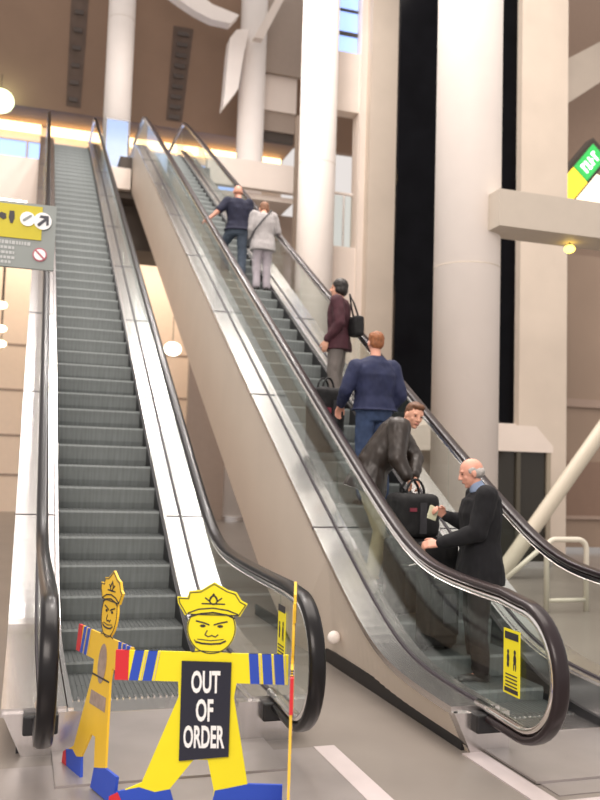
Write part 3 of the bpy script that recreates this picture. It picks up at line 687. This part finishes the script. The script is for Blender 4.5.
# diagonal strap and pouch of the woman in grey
cb = empty('crossbody_pouch', (3.33, 13.57, zstep(13.5)+.78)); tag(cb, 'small dark pouch at the left hip of the woman in grey', 'handbag')
bm = bmesh.new(); softbox(bm, (0, 0, 0), (.06, .16, .15), None, .02); remeshed('body', bm, M_bag2, cb, .009, 2)
bm = bmesh.new(); tube(bm, [(0, -.05, .05), (.03, -.19, .17), (.16, -.235, .36), (.30, -.18, .52), (.34, -.07, .575)], .012, 8); link('strap', bm, M_bag2, cb, smooth=True)

# ---------------------------------------------------------------- folding cut-out barrier
def fig_panel(parent, org, ang, sx=1.0, board=True, mbase=M_yel, sgn=1, hs=1.0, lean=0):
    """a policeman-shaped board in the plane through org turned by ang; u to the right, v up"""
    R_ = Matrix.Rotation(ang, 3, 'Z') @ Matrix.Rotation(lean, 3, 'X')
    def at(dep): return lambda p: org+R_@V((p[0]*sx, -dep, p[1]*hs))
    def piece(name, pts, d0, d1, m, par):
        bm = bmesh.new(); prism(bm, pts, at(d0), at(d1)); return link(name, bm, m, par)
    def circ(cx, cy, rx, ry=None, n=28, a0=0, a1=2*pi): return [(cx+rx*cos(a0+(a1-a0)*i/n), cy+(ry or rx)*sin(a0+(a1-a0)*i/n)) for i in range(n)]
    A = .74; Bz = .60
    outline = [(-.40, .0), (-.40, .075), (-.29, .125), (-.13, .53), (-.135, Bz), (-.40, Bz-.0), (-.40, A), (-.06, A), (-.06, .76),
               (.07, .76), (.07, A), (.39, A), (.39, Bz), (.145, Bz), (.135, .53), (.215, .125), (.37, .13), (.37, 0), (.05, 0), (.055, .10), (.02, .24), (-.045, .24), (-.155, .10), (-.13, 0)]
    body = piece('figure_panel', outline, 0, .012, mbase, parent)
    head = piece('head', circ(.015, .855, .118, .122), .001, .013, mbase, body)
    hat = piece('cap', [(-.115, .915), (-.15, .97), (-.155, 1.0), (-.105, 1.0), (-.10, 1.03), (-.045, 1.035), (.02, 1.075), (.085, 1.04), (.13, 1.028), (.155, .99), (.185, .975), (.15, .915), (.02, .935)], .004, .016, mbase, body)
    # ink lines on head and cap
    def stroke(pts, w, d, m=M_ink, name='ink_line'):
        bm = bmesh.new()
        for i in range(len(pts)-1):
            a, b = V(pts[i]), V(pts[i+1]); t = (b-a).normalized(); n = V((-t.y, t.x))*w; a2, b2 = a-t*w*.5, b+t*w*.5
            prism(bm, [tuple(a2+n), tuple(b2+n), tuple(b2-n), tuple(a2-n)], at(d), at(d+.002))
        return link(name, bm, m, body)
    c = circ(.015, .855, .114, .118, 36); stroke(c+[c[0]], .0022, .013)
    hp = [(-.108, .92), (-.142, .972), (-.147, .994), (-.100, .993), (-.094, 1.022), (-.042, 1.027), (.02, 1.066), (.083, 1.032), (.124, 1.02), (.148, .984), (.176, .97), (.144, .92)]
    stroke(hp+[hp[0]], .0022, .016)
    stroke([(-.10, .925), (-.05, .945), (.02, .952), (.09, .943), (.14, .925)], .003, .0165)
    stroke([(-.095, .905), (-.04, .925), (.02, .930), (.085, .922), (.125, .905)], .0035, .014)
    for q in (-1, 1):
        stroke([(.015+q*.012, .872), (.015+q*.035, .880), (.015+q*.075, .889)], .0035, .0135)
        bm = bmesh.new(); prism(bm, circ(.015+q*.042, .866, .014, .007, 12), at(.0135), at(.0155)); link('printed_eye', bm, M_ink, body)
    stroke([(-.005, .845), (-.015, .825), (.0, .815), (.018, .822), (.035, .815), (.048, .826)], .0025, .0135)
    stroke([(-.055, .79), (-.03, .783), (.015, .781), (.06, .785), (.085, .797)], .004, .0135); stroke([(-.05, .803), (.015, .797), (.075, .805)], .0018, .0135)
    stroke([(-.055, .785), (-.065, .80)], .002, .0135)
    # cap badge
    stroke([(-.02, 1.0), (.0, .985), (.02, 1.02), (.04, .985), (.06, 1.0)], .003, .0165, M_inkb, 'cap_badge')
    cc = circ(.02, .99, .018, .02, 14); stroke(cc+[cc[0]], .003, .017, M_inkb, 'cap_badge')
    stroke([(-.035, .972), (.075, .972)], .003, .0165, M_inkb, 'cap_badge')
    # neck line
    stroke([(-.075, .742), (-.03, .748), (.02, .745), (.07, .748), (.115, .742)], .002, .0128)
    # cuffs and sleeves with stripes
    piece('sleeve', [(-.44, Bz), (-.44, A), (-.375, A), (-.375, Bz)], -.001, .014, M_red, body)
    for (u0, u1) in ((-.36, -.315), (-.295, -.25)):
        piece('cuff_stripe', [(u0-.012, Bz), (u1-.012, Bz), (u1+.012, A), (u0+.012, A)], -.001, .014, M_blue, body)
        stroke([(u1, Bz+.002), (u1+.022, A-.002)], .0025, .0145, M_goldline, 'gold_stripe')
    for (u0, u1) in ((.205, .25), (.268, .313), (.325, .37)):
        piece('cuff_stripe', [(u0+.006, Bz), (u1+.006, Bz), (u1-.006, A), (u0-.006, A)], -.001, .014, M_blue, body)
        stroke([(u1+.012, Bz+.002), (u1+.004, A-.002)], .0025, .0145, M_goldline, 'gold_stripe')
    # shoes
    piece('shoe_print', [(-.41, 0), (-.41, .08), (-.30, .105), (-.225, .085), (-.155, .10), (-.12, 0)], -.001, .014, M_blue, body)
    piece('shoe_print', [(.04, 0), (.06, .10), (.13, .115), (.215, .135), (.38, .135), (.38, 0)], -.001, .014, M_blue, body)
    piece('shoe_print', [(-.44, 0), (-.44, .06), (-.40, .08), (-.36, 0)], .0145, .016, M_red, body)
    if board:
        nb = piece('notice_board', [(-.115, .235), (.12, .262), (.118, .700), (-.12, .700)], .018, .026, M_inkb, parent)
        for (s, v, w) in (('OUT', .600, .52), ('OF', .468, .52), ('ORDER', .345, .47)):
            me = textmesh(s, .125, w, .0035, .0012); o = bpy.data.objects.new('lettering', me); COL.objects.link(o); o.parent = nb
            me.materials.clear(); me.materials.append(M_white)
            Mx = Matrix.Translation(at(.028)((-.002, v))) @ (R_.to_4x4() @ Matrix.Rotation(pi/2, 4, 'X')) @ Matrix.Rotation(.02, 4, 'Z')
            me.transform(Mx)
    else:
        piece('printed_belt', [(-.12, .38), (.12, .38), (.115, .45), (-.115, .45)], .013, .015, M_tan, body)
        bm = bmesh.new(); prism(bm, circ(0, .60, .06, .10, 20), at(.013), at(.015)); link('printed_tunic', bm, M_tan, body)
        stroke([(-.13, .53), (.13, .53)], .004, .014)
    return body
BR = empty('folding_barrier', (.062, 0, 0)); tag(BR, 'yellow folding barrier of policeman cut-outs with an OUT OF ORDER notice', 'barrier')
c_ang = math.atan2(4.06-4.31, 1.20-.41)
fig_panel(BR, V((.83, 4.18, .008)), c_ang)
la = math.atan2(4.30-4.95, .46-.26)
fig_panel(BR, V((.345, 4.63, .012)), la, .86, False, M_yelo, lean=radians(-4.5))
ra = math.atan2(4.04-3.50, 1.205-1.035)
fig_panel(BR, V((1.125, 3.775, .008)), ra, .74, False, M_yelo, hs=1.045)

# ---------------------------------------------------------------- overhead sign at left, on a post outside the frame
SG = empty('direction_sign', (-.20, 8, 0)); tag(SG, 'grey and yellow direction sign with arrow hanging at the left edge', 'sign')
bm = bmesh.new(); box(bm, -.9, .36, 0, .05, 3.36, 3.95); link('sign_board', bm, M_graysign, SG)
bm = bmesh.new(); box(bm, -.9, .24, -.012, 0, 3.62, 3.925); link('yellow_field', bm, mat('sign yellow', (.55, .47, .01), .5), SG)
def disc(cx, cz, r, y0, y1, m, name, n=24, r2=None):
    bm = bmesh.new(); prism(bm, [(cx+r*cos(2*pi*i/n), cz+r*sin(2*pi*i/n)) for i in range(n)], lambda p: V((p[0], y0, p[1])), lambda p: V((p[0], y1, p[1]))); return link(name, bm, m, SG)
disc(.115, 3.80, .065, -.024, -.010, M_white, 'pictogram_disc'); disc(.245, 3.795, .078, -.022, -.001, M_white, 'pictogram_disc')
def poly(pts, y0, y1, m, name):
    bm = bmesh.new(); prism(bm, pts, lambda p: V((p[0], y0, p[1])), lambda p: V((p[0], y1, p[1]))); return link(name, bm, m, SG)
poly([(.205, 3.745), (.20, 3.765), (.262, 3.82), (.215, 3.825), (.225, 3.845), (.295, 3.845), (.298, 3.765), (.278, 3.755), (.275, 3.80), (.22, 3.745)], -.028, -.021, M_inkb, 'arrow')
poly([(.075, 3.775), (.09, 3.775), (.15, 3.825), (.15, 3.84), (.135, 3.838), (.075, 3.79)], -.029, -.023, M_graysign, 'escalator_pictogram')
poly([(-.03, 3.75), (-.045, 3.80), (-.04, 3.86), (.0, 3.86), (.005, 3.80), (-.01, 3.75)], -.018, -.011, M_ink, 'figure_pictogram')
poly([(-.12, 3.79), (-.14, 3.815), (-.11, 3.84), (-.07, 3.83), (-.065, 3.79), (-.09, 3.775)], -.018, -.011, M_ink, 'figure_pictogram')
disc(.235, 3.49, .062, -.010, -.001, mat('sign red', (.45, .12, .16), .5), 'prohibition_ring'); disc(.235, 3.49, .050, -.014, -.009, M_white, 'prohibition_disc')
poly([(.192, 3.522), (.202, 3.534), (.278, 3.458), (.268, 3.446)], -.018, -.013, MATS['sign red'], 'prohibition_bar')
M_txt = mat('sign small print', (.48, .50, .50), .5)
for row, (z0, x1) in enumerate(((3.575, .13), (3.53, .02), (3.485, .02), (3.44, .02), (3.40, .0))):
    bm = bmesh.new(); x = -.6
    while x < x1: wv = random.uniform(.012, .03); box(bm, x, x+wv, -.004, -.001, z0-.012, z0+(.012 if row else .02)); x += wv+.008
    link('text_line', bm, M_txt, SG)
bm = bmesh.new(); tube(bm, [(-.85, .09, 0), (-.85, .09, 4.2)], .04, 16, side=(1, 0, 0)); link('post', bm, M_steel, SG)
bm = bmesh.new(); box(bm, -.9, .1, .05, .085, 3.93, 3.985); link('bracket', bm, M_steel, SG)

# ---------------------------------------------------------------- right side: kiosk, tubes, rail, signs
KI = empty('glass_vestibule', (8.5, 14, 0)); tag(KI, 'low cream-topped vestibule with dark glass behind the thickest column', 'booth')
bm = bmesh.new(); prism(bm, [(-1.3, 2.10), (.70, 2.10), (.70, 2.22), (.34, 2.58), (-1.3, 2.58)], lambda p: V((p[0], -.06, p[1])), lambda p: V((p[0], 1.9, p[1]))); link('roof', bm, M_wallp, KI)
bm = bmesh.new(); box(bm, -1.2, .60, 0, .04, .05, 2.10); link('dark_glass', bm, mat('dark green glass', (.028, .024, .018), .12, spec=.4), KI)
for x in (-.02, .62): bm = bmesh.new(); box(bm, x-.04, x+.04, -.05, .05, 0, 2.10); link('frame_post', bm, mat('frame tan', (.34, .29, .22), .5) if x > 0 else mat('frame dark', (.09, .08, .06), .5), KI)
bm = bmesh.new(); box(bm, .62, .70, 0, 1.9, 0, 2.10); link('side_wall', bm, M_wall, KI)
bm = bmesh.new(); box(bm, -1.2, .70, -.05, .04, 0, .10); link('kick_plate', bm, M_steel, KI)
bm = bmesh.new(); limb(bm, (7.30, 12.5, .10), .125, (10.6, 12.5, 4.25), .125, 24)
tag(link('diagonal_brace', bm, mat('brace cream', (.62, .56, .45), .45), smooth=True), 'thick cream diagonal tube rising to the right beside the vestibule', 'brace')
RU = empty('guard_rail', (6.0, 9.3, 0)); tag(RU, 'white bent tube guard rail standing beyond the right handrail', 'railing')
def arcpts(x0, x1, h, r=.12, n=6):
    p = [(x0, 0, 0)]
    for i in range(n+1): a = pi-pi/2*i/n; p.append((x0+r+r*cos(a), 0, h-r+r*sin(a)))
    for i in range(n+1): a = pi/2-pi/2*i/n; p.append((x1-r+r*cos(a), 0, h-r+r*sin(a)))
    p.append((x1, 0, 0)); return p
M_tub = mat('rail cream paint', (.66, .62, .52), .4)
bm = bmesh.new(); tube(bm, arcpts(.0, .57, .88), .034, 12, side=(0, 1, 0)); link('frame', bm, M_tub, RU, smooth=True)
bm = bmesh.new(); tube(bm, [(0, 0, .14), (.57, 0, .14)], .026, 12); link('lower_bar', bm, M_tub, RU, smooth=True)
bm = bmesh.new(); tube(bm, [(-.02, .0, .82), (-.30, .1, .55), (-.62, .25, .22)], .03, 12); link('slanting_bar', bm, M_tub, RU, smooth=True)
# lit exit sign
EX = empty('exit_sign', (11.92, 17, 8.62)); tag(EX, 'lit sign box, yellow at its lower end and green above, tilted', 'sign'); EX.rotation_euler = (0, radians(-50), 0)
bm = bmesh.new(); box(bm, -.85, 1.0, 0, .3, -.30, .34); link('sign_case', bm, M_dark, EX)
bm = bmesh.new(); box(bm, -.78, .02, -.03, 0, -.25, .25); link('yellow_panel', bm, mat('lit yellow', (.9, .7, .05), .5, emit=(1, .62, .03), estr=1.1), EX)
bm = bmesh.new(); box(bm, .05, .86, -.03, 0, -.22, .25); link('green_panel', bm, mat('lit green', (.05, .5, .1), .5, emit=(.02, .36, .08), estr=.8), EX)
bm = bmesh.new()
for i, x in enumerate((.18, .32, .46, .62)): box(bm, x, x+.05, -.05, -.03, -.10, .14); box(bm, x, x+.10, -.05, -.03, (.09, -.10, .0, .09)[i], (.14, -.05, .05, .14)[i])
link('lit_lettering', bm, mat('lit white', (1, 1, 1), .5, emit=(.8, 1, .8), estr=1.5), EX)
bm = bmesh.new(); prism(bm, [(11.9, 7.9), (13.0, 9.2), (13.6, 9.0), (13.6, 7.9)], lambda p: V((p[0], 18, p[1])), lambda p: V((p[0], 18.1, p[1])))
tag(link('light_panel', bm, mat('lit pale panel', (1, .9, .7), .5, emit=(1, .86, .62), estr=1.5)), 'bright pale light panel below the tilted lit sign', 'ceiling light')
def globe(name, loc, r, col, st, label, group=None, hang=.5):
    bm = bmesh.new(); ball(bm, (0, 0, 0), r, n=20); T = empty(name, loc); tag(T, label, 'lamp', group)
    link('bulb', bm, mat('glow '+label[:18], col, .5, emit=col, estr=st), T, smooth=True)
    bm = bmesh.new(); tube(bm, [(0, 0, r[2]*.8), (0, 0, hang)], .012, 8, side=(1, 0, 0)); link('stem', bm, M_dark, T)
globe('pendant_lamp', (7.02, 10.3, 4.86), (.075, .075, .06), (1, .7, .12), 4, 'small amber lamp under the crossbeam at the right pier', None, .1)
globe('pendant_lamp', (-1.50, 29.0, 13.3), (.42, .3, .40), (.85, 1, .6), 3, 'pale green-white round lamp at the top left edge', None, .9)
for i, (x, yy, zz) in enumerate(((-.98, 25.4, 6.0), (-.98, 26.2, 5.45), (-.98, 26.9, 5.1))):
    globe('pendant_lamp', (x, yy, zz), (.15, .15, .10), (1, .85, .6), 6, ['warm lamp at the left edge just under the grey sign', 'middle warm lamp at the left edge below the grey sign', 'lowest warm lamp at the left edge below the grey sign'][i], 'warm lamps at the left edge', 7.95-zz)
globe('pendant_lamp', (4.15, 27.2, 5.35), (.27, .2, .22), (1, .93, .8), 5, 'bright lamp in the gap between the two escalators', None, 9.22-5.35)
bm = bmesh.new(); ball(bm, (0, 0, 0), (.055, .04, .055)); o = link('wall_knob', bm, M_col, None, (2.50, 6.80, .275), True)
tag(o, 'small cream round knob on the cream escalator side beside the newel', 'knob')
# small common offset of the far building parts relative to the escalators
for o in [q for q in COL.objects if q.parent is None and q.type in ('MESH', 'EMPTY')]:
    k_ = o.name.split('.')[0]
    if k_ in ('floor', 'trim_1', 'trim_2', 'trim_3', 'trim_4', 'person', 'escalator', 'folding_barrier', 'direction_sign', 'suitcase', 'holdall', 'backpack', 'shoulder_bag', 'crossbody_pouch', 'folded_paper', 'wall_knob'): continue
    if o.get('category') in ('booth', 'brace', 'railing') or k_ in ('wall_right', 'trim_wall_joint', 'trim_wall_band', 'exit_sign', 'light_panel', 'trim_crossbeam'):
        o.location.x += .17; o.location.z += 0 if o.get('category') in ('booth', 'brace', 'railing') else .12
    elif k_ == 'column': o.location.x += .13
    else: o.location.x += .15
